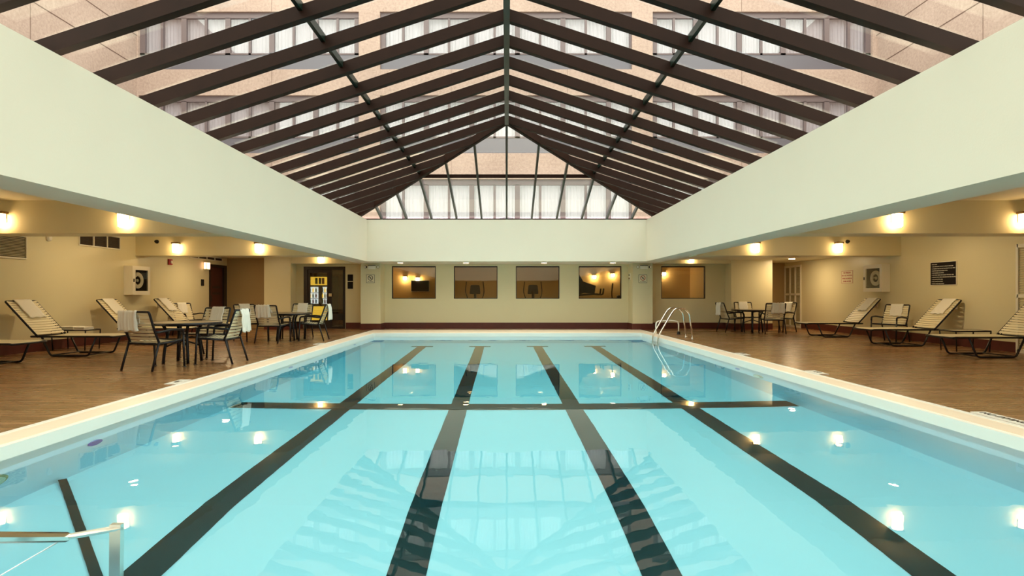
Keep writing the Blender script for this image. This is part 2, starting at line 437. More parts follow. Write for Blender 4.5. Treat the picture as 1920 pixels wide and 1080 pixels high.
# ------------------------------------------------------------------ skylight
MOD = 0.79
SL = 0.325
ZE, YR0 = 3.50, 17.58          # underside height of the rafters at the eaves
YRD = YR0 - BO                 # ridge end
ZR = ZE + SL*BO
DEP = 0.17
sky_t = thing('skylight', 'long hipped glass skylight with dark brown steel rafters over the pool', 'skylight', (0, 0, ZT))
def sk(bm, nm, m, **k):
    for v in bm.bm.verts: v.co.z -= ZT
    return bm.obj(nm, m, sky_t, **k)
ys = [YRD - k*MOD for k in range(0, 21)]
r0 = {}
for sx in (-1, 1):
    for y in ys:
        if sx not in r0:
            b = MB().bar((sx*.02, 0, ZR+DEP), (sx*(BO-.02), 0, ZE+DEP), 0.06, DEP)
            b.bar((sx*.02, 0, ZR+.004), (sx*(BO-.02), 0, ZE+.004), 0.10, 0.014)
            for v in b.bm.verts: v.co.z -= ZT
            o = b.obj('rafter', M_RAFT, sky_t); r0[sx] = o
        else:
            o = r0[sx].copy(); COL.objects.link(o); o.parent = sky_t
        o.location = (0, y, 0)
    for k in range(1, 7):      # jack rafters running into the hip
        y = YRD + k*MOD; x = min(k*MOD, BO-.1)
        b = MB().bar((sx*x, y, ZR-SL*x+DEP), (sx*(BO-.02), y, ZE+DEP), 0.06, DEP)
        b.bar((sx*x, y, ZR-SL*x+.004), (sx*(BO-.02), y, ZE+.004), 0.10, 0.014)
        sk(b, 'rafter', M_RAFT)
    sk(MB().bar((0, YRD, ZR+DEP+.01), (sx*BO, YR0, ZE+DEP+.01), 0.07, DEP+.03).bar((0, YRD, ZR-.005), (sx*BO, YR0, ZE-.005), 0.11, 0.014), 'hip_rafter', M_RAFT)
    xp = 3*MOD
    sk(MB().bar((sx*xp, -4, ZR-SL*xp+DEP+.03), (sx*xp, YRD+xp, ZR-SL*xp+DEP+.03), 0.05, 0.10), 'purlin', M_PURL)
    sk(MB().prism([(0, -4, ZR+DEP+.02), (0, YRD, ZR+DEP+.02), (sx*BO, YR0, ZE+DEP+.02), (sx*BO, -4, ZE+DEP+.02)], (0, 0, .008)), 'glass_slope', M_SKYGL)
    sk(MB().box(sx*BO-.05, sx*BO+.03, -4, YR0, ZT, ZE+DEP+.02), 'eaves_rail', M_RAFT)
sk(MB().box(-.045, .045, -4, YRD, ZR-.04, ZR+DEP+.02), 'ridge_beam', M_PURL)
sk(MB().box(-BO, BO, YR0-.03, YR0+.03, ZT, ZE+.05), 'eaves_rail', M_RAFT)
for k in range(-6, 7):
    x = k*MOD; y = YRD + abs(x)
    if abs(x) > BO-.1: continue
    z = ZR - SL*abs(x)
    sk(MB().bar((x, y, z+.10), (x, YR0, ZE+.10), 0.055, 0.11), 'glazing_bar', M_PURL)
zh = ZR - SL*3*MOD
sk(MB().box(-3*MOD, 3*MOD, YRD+3*MOD-.03, YRD+3*MOD+.03, zh+.01, zh+.10), 'purlin', M_RAFT)
sk(MB().prism([(0, YRD, ZR+.11), (BO, YR0, ZE+.11), (-BO, YR0, ZE+.11)], (0, 0, .008)), 'glass_slope', M_SKYGL)
sk(MB().prism([(-BO, -4, ZE+DEP), (BO, -4, ZE+DEP), (0, -4, ZR+DEP)], (0, .01, 0)), 'glass_slope', M_SKYGL)

# ------------------------------------------------------------------ building outside
bld = thing('hotel_building', 'pink stucco building with bands of curtained windows seen through the skylight', 'building', (0, 21, 3.2))
BY = 21.0
def bo(bm, nm, m, parent=bld, label=None, **k):
    for v in bm.bm.verts: v.co -= Vector((0, 21, 3.2))
    o = bm.obj(nm, m, parent, **k)
    if parent is not bld: pass
    if label: o['label'] = label
    return o
rows = [9.67, 6.50, 3.33]
grp = [(-13.95, -5.6, 10), (-4.8, 4.75, 11), (5.53, 13.85, 10)]
b = MB()
b.box(-14, 14, BY, BY+.3, 11.86, 13.6)
for r in rows:
    b.box(-14, -13.95, BY, BY+.3, r, r+2.19); b.box(-5.6, -4.8, BY, BY+.3, r, r+2.19)
    b.box(4.75, 5.53, BY, BY+.3, r, r+2.19); b.box(13.85, 14, BY, BY+.3, r, r+2.19)
for z0, z1 in ((8.69, 9.67), (5.52, 6.50), (3.2, 3.33)): b.box(-14, 14, BY, BY+.3, z0, z1)
bo(b, 'wall', M_STUC)
bo(MB().box(-14.3, -14, 8, BY+.3, 3.2, 13.6), 'wall', M_STUC)
bo(MB().box(14, 14.3, 8, BY+.3, 3.2, 13.6), 'wall', M_STUC)
for sx in (-1, 1):
    for z in (9.8, 10.95, 12.3, 6.6, 5.4):
        bo(MB().box(min(sx*14.0, sx*13.99), max(sx*14.0, sx*13.99), 8, BY, z-.014, z+.014), 'panel_joint', M_JOINT)
    for y in (16.3, 12.2):
        bo(MB().box(min(sx*14.0, sx*13.992), max(sx*14.0, sx*13.992), y-.006, y+.006, 3.2, 13.6), 'panel_joint', M_JOINT)
for x in (-8.9, -2.1, 2.3, 8.9):
    for z0, z1 in ((8.69, 9.67), (5.52, 6.50), (11.86, 13.6)):
        bo(MB().box(x-.005, x+.005, BY-.006, BY, z0, z1), 'panel_joint', M_JOINT)
for ri, r in enumerate(rows):
    for gi, (x0, x1, nb) in enumerate(grp):
        w_ = (x1-x0)/nb
        b = MB().box(x0, x1, BY+.10, BY+.20, r+1.98, r+2.19).box(x0, x1, BY+.1, BY+.2, r+.60, r+.66)
        for i in range(nb+1):
            t = 0.045 if i % 2 else 0.095
            xc = min(max(x0+i*w_, x0+t), x1-t)
            b.box(xc-t, xc+t, BY+.10, BY+.20, r+.6, r+2.0)
        win = bo(b, 'window', M_MULL)
        bo(MB().box(x0, x1, BY+.14, BY+.145, r+.63, r+2.0), 'pane', M_FACGL, win)
        bo(MB().box(x0, x1, BY+.12, BY+.2, r, r+.6), 'spandrel', M_SPAN, win)
        bo(MB().box(x0, x1, BY+.9, BY+.92, r, r+2.19), 'room_back', M_MULL, win)
        P0, P1 = [], []
        n = nb*28
        for i in range(n+1):
            x = x0 + (x1-x0)*i/n
            y = BY+.36 + .035*math.sin(i*PI/2.03+.7*math.sin(i*.21)) + .006*random.uniform(-1, 1)
            P0.append((x, y, r+.5)); P1.append((x, y, r+2.12))
        bo(MB().grid([P0, P1]), 'curtain', M_CURT, win, smooth=False)
struct(MB().box(-14, -BO-.05, 0-5.2, 21, 3.2, 3.3).box(BO+.05, 14, -5.2, 21, 3.2, 3.3).box(-BO-.05, BO+.05, 17.7, 21, 3.2, 3.3).obj('ceiling_roof', M_ROOF))

# ------------------------------------------------------------------ pool
pool = thing('swimming_pool', 'long indoor swimming pool with black lane lines and pale coping', 'swimming pool', PLOC, PA)
prof = [(PY0, D1), (4.4, D1-.02), (YB, DB), (YD, D2), (PY1, D2)]
b = MB()
def quad(*p): b.bm.faces.new([b.bm.verts.new(q) for q in p])
for (ya, za), (yb, zb) in zip(prof, prof[1:]):
    quad((-HW, ya, za), (HW, ya, za), (HW, yb, zb), (-HW, yb, zb))
zt = WL - 0.001
for sx in (-1, 1):
    b.bm.faces.new([b.bm.verts.new(q) for q in [(sx*HW, y, z) for y, z in prof] + [(sx*HW, PY1, zt), (sx*HW, PY0, zt)]])
quad((-HW, PY1, D2), (HW, PY1, D2), (HW, PY1, zt), (-HW, PY1, zt))
quad((-HW, PY0, D1), (HW, PY0, D1), (HW, PY0, zt), (-HW, PY0, zt))
basin = b.obj('basin', M_POOLB, pool)
# water body, a few mm into the shell so that it is closed
e = 0.02
b = MB()
pts = [(PY0-e, WL), (PY0-e, D1-e), (4.4, D1-.02-e), (YB, DB-e), (YD, D2-e), (PY1+e, D2-e), (PY1+e, WL)]
b.prism([(-HW-e, y, z) for y, z in pts], (2*HW+2*e, 0, 0))
b.obj('water', M_WATER, pool)
# vertical white tile band and coping
b = MB()
b.box(-HW-.06, -HW, PY0, PY1, WL-.25, .004).box(HW, HW+.06, PY0, PY1, WL-.25, .004)
b.box(-HW-.06, HW+.06, PY1, PY1+.06, WL-.25, .004).box(-HW-.06, HW+.06, PY0-.06, PY0, WL-.25, .004)
b.obj('tile_band', M_FASC, pool)
b = MB()
b.box(-HW-CO+.07, -HW-.06, PY0-.06, PY1+.06, -.13, .006).box(HW+.06, HW+CO-.07, PY0-.06, PY1+.06, -.13, .006)
b.box(-HW-CO+.07, HW+CO-.07, PY1+.06, CY1-.07, -.13, .006).box(-HW-CO+.07, HW+CO-.07, PY0-CO+.07, PY0-.06, -.13, .006)
b.obj('coping', M_COPE, pool)
b = MB()
b.box(-HW-CO, -HW-CO+.07, PY0-CO, CY1, -.13, .008).box(HW+CO-.07, HW+CO, PY0-CO, CY1, -.13, .008)
b.box(-HW-CO+.07, HW+CO-.07, CY1-.07, CY1, -.13, .008).box(-HW-CO+.07, HW+CO-.07, PY0-CO, PY0-CO+.07, -.13, .008)
b.obj('coping_edge', M_FASC, pool)
LW = 0.25
lp = [(PY0+1.0, D1-.007), (4.4, D1-.02), (YB, DB), (YD, D2), (15.6, D2)]
for x in (-2.41, -.80, .81, 2.42):
    b = MB()
    for (ya, za), (yb, zb) in zip(lp, lp[1:]):
        b.prism([(x-LW/2, ya, za+.004), (x+LW/2, ya, za+.004), (x+LW/2, yb, zb+.004), (x-LW/2, yb, zb+.004)], (0, 0, .002))
    b.box(x-.30, x+.30, 15.4, 15.62, D2+.004, D2+.0065)
    b.obj('lane_line', M_LINE, pool)
MB().bar((0, YB-.19, DB+.045), (0, YB+.17, DB+.011), 2*HW-.04, .012).obj('cross_line', M_LINE, pool)
b = MB(); zz = D1+.006
p1, p2 = Vector((-HW+.02, 4.75, zz-.02)), Vector((-2.06, 2.75, zz)); d = (p2-p1).normalized(); nrm = Vector((-d.y, d.x, 0))*.03
b.prism([p1-nrm, p2-nrm, p2+nrm, p1+nrm], (0, 0, .006)); b.obj('step_line', M_LINE, pool)
# fittings in the side walls
def disc(nm, m, x, y, z, r, th, sx):
    M = Matrix.Translation((x, y, z)) @ Matrix.Rotation(PI/2, 4, 'Y')
    return MB().lathe([(r, -th/2), (r, th/2)], 24, M).obj(nm, m, pool)
for x, y, z in ((-HW, 5.15, -.60), (-HW, 9.9, -.45), (-HW, 14.2, -.45), (HW, 9.7, -.5)):
    disc('inlet_cap', M_BLUE, x, y, z, .085, .03, 1)
for x, y in ((-HW, 4.08), (HW, 8.9)):
    disc('pool_light', M_BRASS, x, y, -.58, .15, .05, 1)
    disc('light_lens', M_SIGNW, x + (.02 if x < 0 else -.02), y, -.58, .105, .05, 1)

# depth markings on the deck
for i, (x, y, s, lab) in enumerate((
        (4.44, 5.08, 'NO DIVING', 'white deck tile with black lettering beside the right coping, largest and nearest the camera'),
        (4.43, 8.1, '4FT', 'small white depth tile on the deck left of the nearest right lounger'),
        (4.43, 10.6, '5FT', 'small white depth tile beside the right coping, next toward the ladder'),
        (-4.43, 7.3, '4FT', 'small white depth tile beside the left coping in front of the nearest chairs'),
        (-4.43, 12.9, '6FT', 'small white depth tile beside the left coping in front of the farther table'))):
    L = .56 if i == 0 else .36
    c = PM @ Vector((x, y, 0))
    t = thing('depth_marker', lab, 'pool sign', (c.x, c.y, 0), PA + (PI/2 if x < 0 else -PI/2), 'lettered tiles along the pool edge')
    MB().box(-L/2, L/2, -.075, .075, .001, .009).obj('tile', M_FASC, t)
    text('lettering', s, .09, M_DARK, t, at(0, 0, .0105), .0008)

# ladder
lad = thing('pool_ladder', 'polished steel pool ladder at the far right corner of the pool', 'ladder', (4.24, 14.7, 0))
def rail(y):
    return rnd([(-.30, y, -1.15), (-.30, y, .05), (.02, y, .60), (.14, y, .78), (.36, y, .80), (.52, y, .66), (.60, y, .0)], .14, 6)
for y in (-.26, .26): MB().tube(rail(y), .022, 10).obj('rail', M_STEEL, lad, smooth=True)
for z in (-.17, -.47, -.77, -1.05): MB().box(-.38, -.26, -.25, .25, z-.02, z+.02).obj('step', M_STEEL, lad)
for y in (-.26, .26): MB().lathe([(.045, .005), (.04, .02), (.024, .03)], 16, at(.60, y, 0)).obj('flange', M_STEEL, lad)
gr = thing('grab_rail', 'low white bent rail standing just behind the pool ladder', 'rail', (4.33, 15.9, 0))
MB().tube(rnd([(-.05, 0, .005), (-.05, 0, .38), (.42, 0, .40), (.60, 0, .36), (.60, 0, .01)], .12, 5), .022, 10).obj('tube', M_WHITE, gr, smooth=True)
MB().lathe([(.05, .003), (.045, .08), (.03, .09)], 14, at(.60, 0, 0)).obj('base_cap', M_DARK, gr)

# near hand rail
hr = thing('hand_rail', 'bare metal hand rail bending down into the water at the near left', 'hand rail', (-1.5, .95, 0))
o_ = Vector((-1.5, .95, 0))
P = [Vector(p) for p in ((-1.50, .95, .008), (-1.52, 1.0, .62), (-1.55, 1.55, .47), (-1.587, 2.0, .275), (-1.40, 2.02, .302), (-1.43, 2.04, D1+.01))]
P = [p-o_ for p in P]
b = MB()
for a, c in ((0, 1), (1, 2), (2, 3)): b.tube([P[a], P[c]], .017, 8)
b.obj('upper_rail', M_STEEL, hr)
b = MB().tube([P[3], P[4]], .011, 8); b.obj('return_rail', M_STEEL, hr)
b = MB(); b.bar(P[4]+Vector((0, 0, .012)), P[5], .020, .040, up=(1, 0, 0)); b.obj('post', M_STEEL, hr)
cr_ = MB().tube([(-1.587, 2.0, .275), (-2.01, 1.0, .004)], .0022, 5).obj('cord', M_CORD)
tag(cr_, 'thin white cord running down from the bend of the near hand rail', 'cord')

# ------------------------------------------------------------------ windows of the gym
for i, (a, c) in enumerate(WINS):
    wn = sempty('window_%d' % (i+1)); wn.location = ((a+c)/2, YF, WZ0)
    hw = (c-a)/2; H = WZ1-WZ0
    b = MB().box(-hw, hw, .02, .10, 0, .025).box(-hw, hw, .02, .10, H-.04, H).box(-hw, -hw+.025, .02, .10, .025, H-.04).box(hw-.025, hw, .02, .10, .025, H-.04)
    b.obj('window_frame', M_NICKEL if False else M_DOORF, wn)
    MB().box(-hw+.02, hw-.02, .055, .061, .02, H-.03).obj('pane', M_WINGL, wn)
# gym content
struct(MB().box(-5.0, 7.6, YF+.18, 23, .001, .012).obj('floor_gym', M_CARPET))
for x, z, lab in ((-4.2, 1.80, 'stand-in lamp for a warm spot at the left of the leftmost window'), (3.62, 1.86, 'stand-in lamp for a warm spot behind the treadmill'),
                  (4.38, 1.93, 'stand-in lamp for a warm spot right of the treadmill, beside the right pier window edge'), (6.5, 1.98, 'stand-in lamp for a warm spot in the window right of the pier'),
                  (-3.68, 1.77, 'stand-in lamp for a warm spot just above the television')):
    t = thing('standin_lamp', lab, 'lamp', (x, 23, z), 0, 'stand-in lamps on the gym wall')  # added lamps standing in for warm spots in the gym windows
    MB().box(-.07, .07, -.02, 0, -.03, .11).obj('back_plate', M_NICKEL, t)
    MB().lathe([(.05, -.04), (.07, -.03), (.07, .07)], 16, at(0, -.09, 0)).obj('shade', M_GYML, t)
    MB().box(-.075, .075, -.16, -.02, .075, .09).obj('cap', M_NICKEL, t)
t = thing('gym_fill_light', 'added out-of-view fill light on the gym ceiling above the trainers', 'light', (0, 21.0, 2.45))  # added out of view to brighten the gym behind the middle windows
MB().lathe([(.16, -.02), (.16, 0)], 20).obj('rim', M_NICKEL, t)
MB().lathe([(.02, -.07), (.12, -.05), (.14, -.02)], 20).obj('diffuser', M_GYML, t)
tv = thing('television', 'black flat television on the gym wall behind the leftmost window', 'television', (-3.58, 22.9, 1.28))
MB().box(-.36, .36, 0, .06, 0, .44).obj('screen', M_SIGN, tv); MB().box(-.38, .38, .06, .09, -.02, .46).obj('bezel', M_WHITE, tv)
def elliptical(x, y, rz, lab):
    t = thing('elliptical_trainer', lab, 'exercise machine', (x, y, 0.012), rz, 'gym machines behind the windows')
    MB().box(-.3, .3, -.8, .8, 0, .08).box(-.12, .12, .35, .7, .08, .6).obj('base', M_DARK, t, bevel=.02)
    MB().tube([(0, .5, .5), (0, .3, 1.25)], .05).obj('column', M_DARK, t)
    MB().prism(rnd([(-.2, .22, 1.15), (.2, .22, 1.15), (.16, .26, 1.48), (-.16, .26, 1.48)], .05, 4, True), (0, .08, 0)).obj('console', M_DARK, t)
    for s in (-1, 1):
        MB().tube(rnd([(s*.12, .35, .7), (s*.3, .25, 1.08), (s*.34, .1, 1.25), (s*.30, .08, 1.6)], .1), .018).obj('handle', M_DARK, t)
        MB().box(s*.18-.09, s*.18+.09, -.5, -.1, .2, .25).obj('pedal', M_DARK, t)
    return t
elliptical(-1.15, 19.9, 0, 'black elliptical trainer with two upright handles behind the second window')
elliptical(.95, 20.3, PI, 'elliptical trainer with round console behind the third window')
t = thing('treadmill', 'bulky black treadmill behind the window beside the right pier', 'exercise machine', (2.9, 20.2, .012), 0, 'gym machines behind the windows')
MB().box(-.9, .9, -.35, .35, 0, .2).obj('deck', M_DARK, t, bevel=.03)
MB().prism([(-.55, -.3, 1.05), (-.1, -.3, 1.2), (.25, -.3, 1.15), (.3, -.3, 1.45), (-.15, -.3, 1.6), (-.35, -.3, 1.95), (-.55, -.3, 1.9)], (0, .6, 0)).obj('console', M_DARK, t)
for s in (-.3, .3): MB().tube(rnd([(-.5, s, .15), (-.45, s, 1.1), (.3, s, 1.15), (.55, s, 1.12), (.58, s, 1.35)], .08), .03).obj('handrail', M_DARK, t)
t = thing('exercise_bike', 'exercise bike half hidden at the edge of the window by the right pier', 'exercise machine', (4.3, 20.6, .012), 0, 'gym machines behind the windows')
MB().box(-.35, .35, -.2, .2, 0, .1).box(-.06, .06, -.05, .05, .1, 1.0).obj('frame', M_DARK, t)
MB().box(-.2, .15, -.12, .12, 1.0, 1.1).obj('saddle', M_DARK, t, bevel=.03)
MB().tube(rnd([(-.3, 0, .1), (-.4, 0, 1.2), (-.36, 0, 1.55)], .1), .025).obj('handlebar', M_DARK, t)

# ------------------------------------------------------------------ doors
d1 = sempty('door_1'); d1.location = (DX0, YF, 0); W = DX1-DX0
MB().box(0, .13, -.01, .12, 0, DZ).box(W-.06, W, -.01, .12, 0, DZ).box(.13, W-.06, -.01, .12, DZ-.10, DZ).obj('door_frame', M_DOORF, d1)
MB().box(.13, .20, .02, .08, 0, DZ-.1).box(.78, .93, .02, .08, 0, DZ-.1).box(.20, .78, .02, .08, 0, .28).box(.20, .78, .02, .08, 1.88, DZ-.1).obj('door_leaf', M_DOORF, d1)
MB().box(.20, .78, .045, .052, .28, 1.88).obj('pane', M_WINGL, d1)
MB().box(.93, W-.06, .02, .08, 0, .06).box(.93, W-.06, .02, .08, .28, .5).box(W-.09, W-.06, .02, .08, 0, DZ-.1).obj('sidelight_frame', M_DOORF, d1)
MB().box(.93, W-.09, .045, .052, .06, DZ-.1).obj('pane', M_WINGL, d1)
MB().box(.85, .95, -.03, .02, 1.08, 1.18).obj('door_handle', M_STEEL, d1)
d2 = sempty('door_2'); d2.location = (XL, 17.7, 0)
MB().box(-.12, .02, 0, .07, 0, 2.12).box(-.12, .02, .9, 1.1, 0, 2.12).box(-.12, .02, .07, .9, 2.04, 2.12).obj('door_frame', M_DOORF, d2)
MB().box(-.08, -.03, .07, .9, .01, 2.04).obj('door_leaf', M_RED, d2)
MB().box(-.03, .0, .10, .17, .92, 1.12).obj('door_handle', M_DARK, d2)
MB().box(-.03, -.025, .25, .75, 1.35, 1.42).box(-.03, -.025, .25, .75, 1.15, 1.22).obj('door_plate', M_DOORF, d2)
def louvre_door(nm, y0, y1, ztop, rows_, ncol):
    d = sempty(nm); d.location = (XR, y0, 0); L = y1-y0
    b = MB()
    for i in range(ncol+1): b.box(-.03, .03, i*L/ncol-.025, i*L/ncol+.025, 0, ztop)
    for z in rows_: b.box(-.03, .03, 0, L, z-.035, z+.035)
    b.obj('door_frame', M_WHITE, d)
    b = MB(); n = int(ztop/.045)
    for i in range(n):
        z = .03 + i*.045
        b.prism([(-.012, .02, z-.015), (-.012, L-.02, z-.015), (.012, L-.02, z+.02), (.012, .02, z+.02)], (0, 0, .006))
    b.obj('louvre', M_LOUV, d)
    MB().box(.03, .035, 0, L, 0, ztop).obj('backing', M_VENT, d)
louvre_door('door_3', 19.03, 20.1, 2.17, (.035, 1.15, 2.135), 3)
louvre_door('door_4', 9.95, 10.95, 2.14, (.035, 1.12, 2.105), 2)

# vending machine in the corridor
vm = thing('vending_machine', 'glowing yellow vending machine behind the glass door', 'vending machine', (-6.72, 19.95, .001))
MB().box(-.42, .42, 0, .8, 0, 1.83).obj('body', M_DOORF, vm)
MB().box(-.36, .36, -.02, 0, 1.48, 1.78).obj('banner', M_YEL, vm)
for xx, m in ((-.16, M_BOT1), (-.03, M_DARK), (.08, M_BOT2)): MB().box(xx, xx+.09, -.024, -.02, 1.52, 1.74).obj('banner_picture', m, vm)
MB().box(-.36, -.05, -.02, 0, .80, 1.42).box(.1, .36, -.02, 0, .80, 1.42).obj('lit_case', M_CASE, vm)
for r in range(3):
    for c in range(7):
        if c == 3: continue
        x = -.33 + c*.105 + (.0 if c < 3 else .03)
        if c > 3: x = .12 + (c-4)*.08
        m = (M_BOT1, M_BOT2, M_BOT3, M_YEL)[(r*3+c) % 4]
        MB().lathe([(.024, 0), (.026, .1), (.010, .14), (.010, .165)], 8, at(x, -.05, .83+r*.2)).obj('bottle', m, vm)
    MB().box(-.36, .36, -.08, -.02, .80+r*.2, .815+r*.2).obj('shelf', M_DARK, vm)
MB().box(-.36, .36, -.03, 0, .18, .72).obj('lower_panel', M_YEL, vm)
# two dark plaques beside the door
for z, lab in ((1.60, 'upper of the two small dark plaques right of the glass door'), (1.34, 'lower of the two small dark plaques right of the glass door')):
    t = thing('wall_plaque', lab, 'sign', (-5.27, YF, z), 0, 'plaques right of the glass door')
    MB().box(-.09, .09, -.012, 0, 0, .22 if z > 1.5 else .23).obj('plate', M_SIGN, t)
    MB().box(-.09, .09, -.014, 0, -.018, -.004).obj('lower_strip', M_PRINT, t)

# ------------------------------------------------------------------ lamps
def jar_lamp():
    t = thing('wall_lamp', '', 'lamp', (0, 0, 0), 0, 'jar lamps on the cross beams')
    MB().box(-.045, .045, -.018, 0, -.02, .16).obj('back_plate', M_NICKEL, t)
    MB().box(-.09, .09, -.15, -.018, .115, .155).obj('cap', M_NICKEL, t, bevel=.006)
    MB().lathe([(.055, -.11), (.075, -.095), (.08, .0), (.08, .112)], 20, at(0, -.085, 0)).obj('shade', M_LAMP, t, smooth=False)
    MB().tube([(.105, -.085, .15), (.105, -.085, .03)], .004, 6).tube([(.08, -.085, .15), (.105, -.085, .15)], .004, 6).obj('bracket', M_NICKEL, t)
    return t
LB = [(-6.30, 9.2, 2.36, 'lit jar lamp on the front left cross beam, the one toward the pool'),
      (-8.33, 9.2, 2.36, 'lit jar lamp cut by the left edge of the photo'),
      (-8.42, 14.2, 2.32, 'lit jar lamp on the rear left cross beam, the one toward the wall'),
      (-6.32, 14.2, 2.32, 'lit jar lamp on the rear left cross beam, the one toward the pool'),
      (-6.10, 18.25, 2.29, 'lit jar lamp above the dark glass door'),
      (6.05, 18.25, 2.29, 'lit jar lamp above the gym window right of the pier'),
      (6.35, 14.2, 2.33, 'lit jar lamp on the rear right cross beam, the one toward the pool'),
      (8.46, 14.2, 2.33, 'lit jar lamp on the rear right cross beam, the one toward the wall'),
      (6.42, 9.2, 2.36, 'lit jar lamp on the front right cross beam, the one toward the pool'),
      (8.52, 9.2, 2.36, 'lit jar lamp cut by the right edge of the photo')]
L0 = jar_lamp()
for i, (x, y, z, lab) in enumerate(LB):
    if i == 0: L0.location = (x, y, z); L0['label'] = lab
    else: dup(L0, (x, y, z), 0, lab)
for x, lab in ((-3.4, 'recessed light in the far soffit above the leftmost window'), (-1.3, 'recessed light in the far soffit above the second window'), (1.2, 'recessed light in the far soffit above the third window'), (3.4, 'recessed light in the far soffit above the window by the right pier')):
    t = thing('downlight', lab, 'light', (x, 17.75, ZB), 0, 'recessed lights in the far soffit')
    MB().lathe([(.11, -.008), (.11, 0)], 20).obj('trim_ring', M_WHITE, t)
    MB().lathe([(.085, -.012), (.085, -.008)], 20).obj('lens', M_DOWN, t)
for x, y, z, lab in ((9.0, 17.5, 2.28, 'recessed light in the low right ceiling near the louvred door'),
                     (8.3, 11.9, ZC, 'recessed light in the right aisle ceiling above the lounger under the rules sign'),  # from here on: unseen lights added to brighten the dark aisle walls
                     (-8.0, 11.9, ZC, 'added hidden fill light in the left aisle ceiling above the nearest left lounger'),
                     (-8.2, 16.2, 2.37, 'added hidden fill light in the low left ceiling before the dark red door'),
                     (-7.4, 6.4, ZC, 'added hidden fill light in the left aisle ceiling before the front cross beam'),
                     (7.6, 6.4, ZC, 'added hidden fill light in the right aisle ceiling before the front cross beam')):
    t = thing('downlight', lab, 'light', (x, y, z), 0, 'recessed lights in the aisle ceilings')
    MB().lathe([(.11, -.008), (.11, 0)], 20).obj('trim_ring', M_WHITE, t); MB().lathe([(.085, -.012), (.085, -.008)], 20).obj('lens', M_AISLE, t)
# emergency lights and no diving signs on the piers
for x, s in ((-4.38, 'left'), (4.46, 'right')):
    t = thing('emergency_light', 'small two-headed emergency light at the top of the %s pier' % s, 'light', (x, 18.05, 2.03), 0, 'emergency lights on the piers')
    MB().box(-.12, .12, -.07, 0, -.06, .05).obj('case', M_WHITE, t, bevel=.01)
    MB().box(-.12, .12, -.072, 0, .05, .065).obj('lid', M_DARK, t)
    for sx in (-1, 1):
        M = at(sx*.19, -.05, .01) @ Matrix.Rotation(sx*.6, 4, 'Z') @ Matrix.Rotation(PI/2, 4, 'X')
        h = MB().lathe([(.03, -.03), (.045, .03)], 14, M).obj('lamp_head', M_DARK, t)
        MB().lathe([(.036, .031), (.03, .036)], 14, M).obj('lens', M_WHITE, h)
    t = thing('no_diving_sign', 'square no diving sign with barred circle on the %s pier' % s, 'sign', (-4.43 if x < 0 else 4.43, 18.05, 1.66), 0, 'barred circle signs on the piers')
    MB().box(-.135, .135, -.008, 0, -.135, .135).obj('border', M_DARK, t)
    MB().box(-.125, .125, -.011, -.008, -.125, .125).obj('plate', M_SIGNW, t)
    ring = [(.075*math.cos(a*PI/14), -.013, .025+.075*math.sin(a*PI/14)) for a in range(28)]
    MB().tube(ring, .009, 6, closed=True).cbox((0, -.013, .025), (.15, .006, .016), Matrix.Rotation(PI/4, 3, 'Y')).obj('barred_circle', M_REDP if x > 0 else M_DARK, t)
    MB().tube([(-.03, -.013, .05), (.0, -.013, .02), (.035, -.013, -.01)], .009, 6).tube([(.01, -.013, .06), (-.01, -.013, .0)], .008, 6).obj('diver_figure', M_DARK, t)
    text('lettering', 'NO DIVING', .035, M_DARK, t, at(0, -.0125, -.09) @ F_CAM, .001)
t = thing('thermostat', 'small ivory control box with two dials beside the right pier', 'thermostat', (4.10, 18.4, 1.62))
MB().box(-.03, 0, -.07, .07, 0, .24).obj('case', M_WHITE, t, bevel=.01)
for z in (.06, .17): MB().lathe([(.03, 0), (.03, .02)], 14, at(-.03, 0, z) @ Matrix.Rotation(-PI/2, 4, 'Y')).obj('dial', M_NICKEL, t)

# ------------------------------------------------------------------ wall fixtures
def hose_cabinet(x, y0, y1, z0, z1, s, lab):
    """s=+1: on the left wall, facing +X"""
    t = thing('hose_cabinet', lab, 'hose cabinet', (x, (y0+y1)/2, z0), 0 if s > 0 else PI, 'hose reel cabinets')
    L = (y1-y0)/2; H = z1-z0; D = .22
    MB().box(0, D-.035, -L, L, 0, H).obj('case', M_WHITE, t)
    MB().box(D-.035, D, -L, L, 0, .10).box(D-.035, D, -L, L, H-.10, H).box(D-.035, D, -L, -L+.11, .10, H-.10).box(D-.035, D, L-.09, L, .10, H-.10).obj('door_frame', M_WHITE, t)
    MB().box(D-.035, D-.032, -L+.11, L-.09, .10, H-.10).obj('backing', M_SIGN, t)
    cy_ = -.13 if s > 0 else .12
    c = MB()
    for k, r in enumerate((.20, .175, .15, .125)):
        pts = [(D-.014, cy_+r*math.cos(a*PI/20), H/2+r*.95*math.sin(a*PI/20)) for a in range(40)]
        pts = [p for p in pts if -L+.12 < p[1] < L-.10]
        if len(pts) < 40:
            k0 = max(range(len(pts)), key=lambda q: (Vector(pts[q])-Vector(pts[q-1])).length); pts = pts[k0:]+pts[:k0]
        c.tube(pts, .016, 6, closed=len(pts) == 40)
    if s < 0: c.tube([(D-.010, .12, H/2+.02), (D-.010, .0, H/2), (D-.010, -.08, H/2+.01)], .012, 6)
    c.obj('hose', M_HOSE, t, smooth=True)
    MB().lathe([(.04, 0), (.04, .02)], 14, at(D-.032, cy_, H/2) @ Matrix.Rotation(PI/2, 4, 'Y')).obj('hub', M_WHITE, t)
    MB().box(D, D+.015, -L+.03, -L+.06, H/2-.04, H/2+.04).obj('latch', M_DARK, t)
    MB().box(D-.001, D+.001, -L+.11, L-.09, .10, H-.10).obj('pane', M_WINGL, t)
hose_cabinet(XL, 13.76, 14.44, 1.137, 1.865, 1, 'white fire hose cabinet with coiled hose on the left wall')
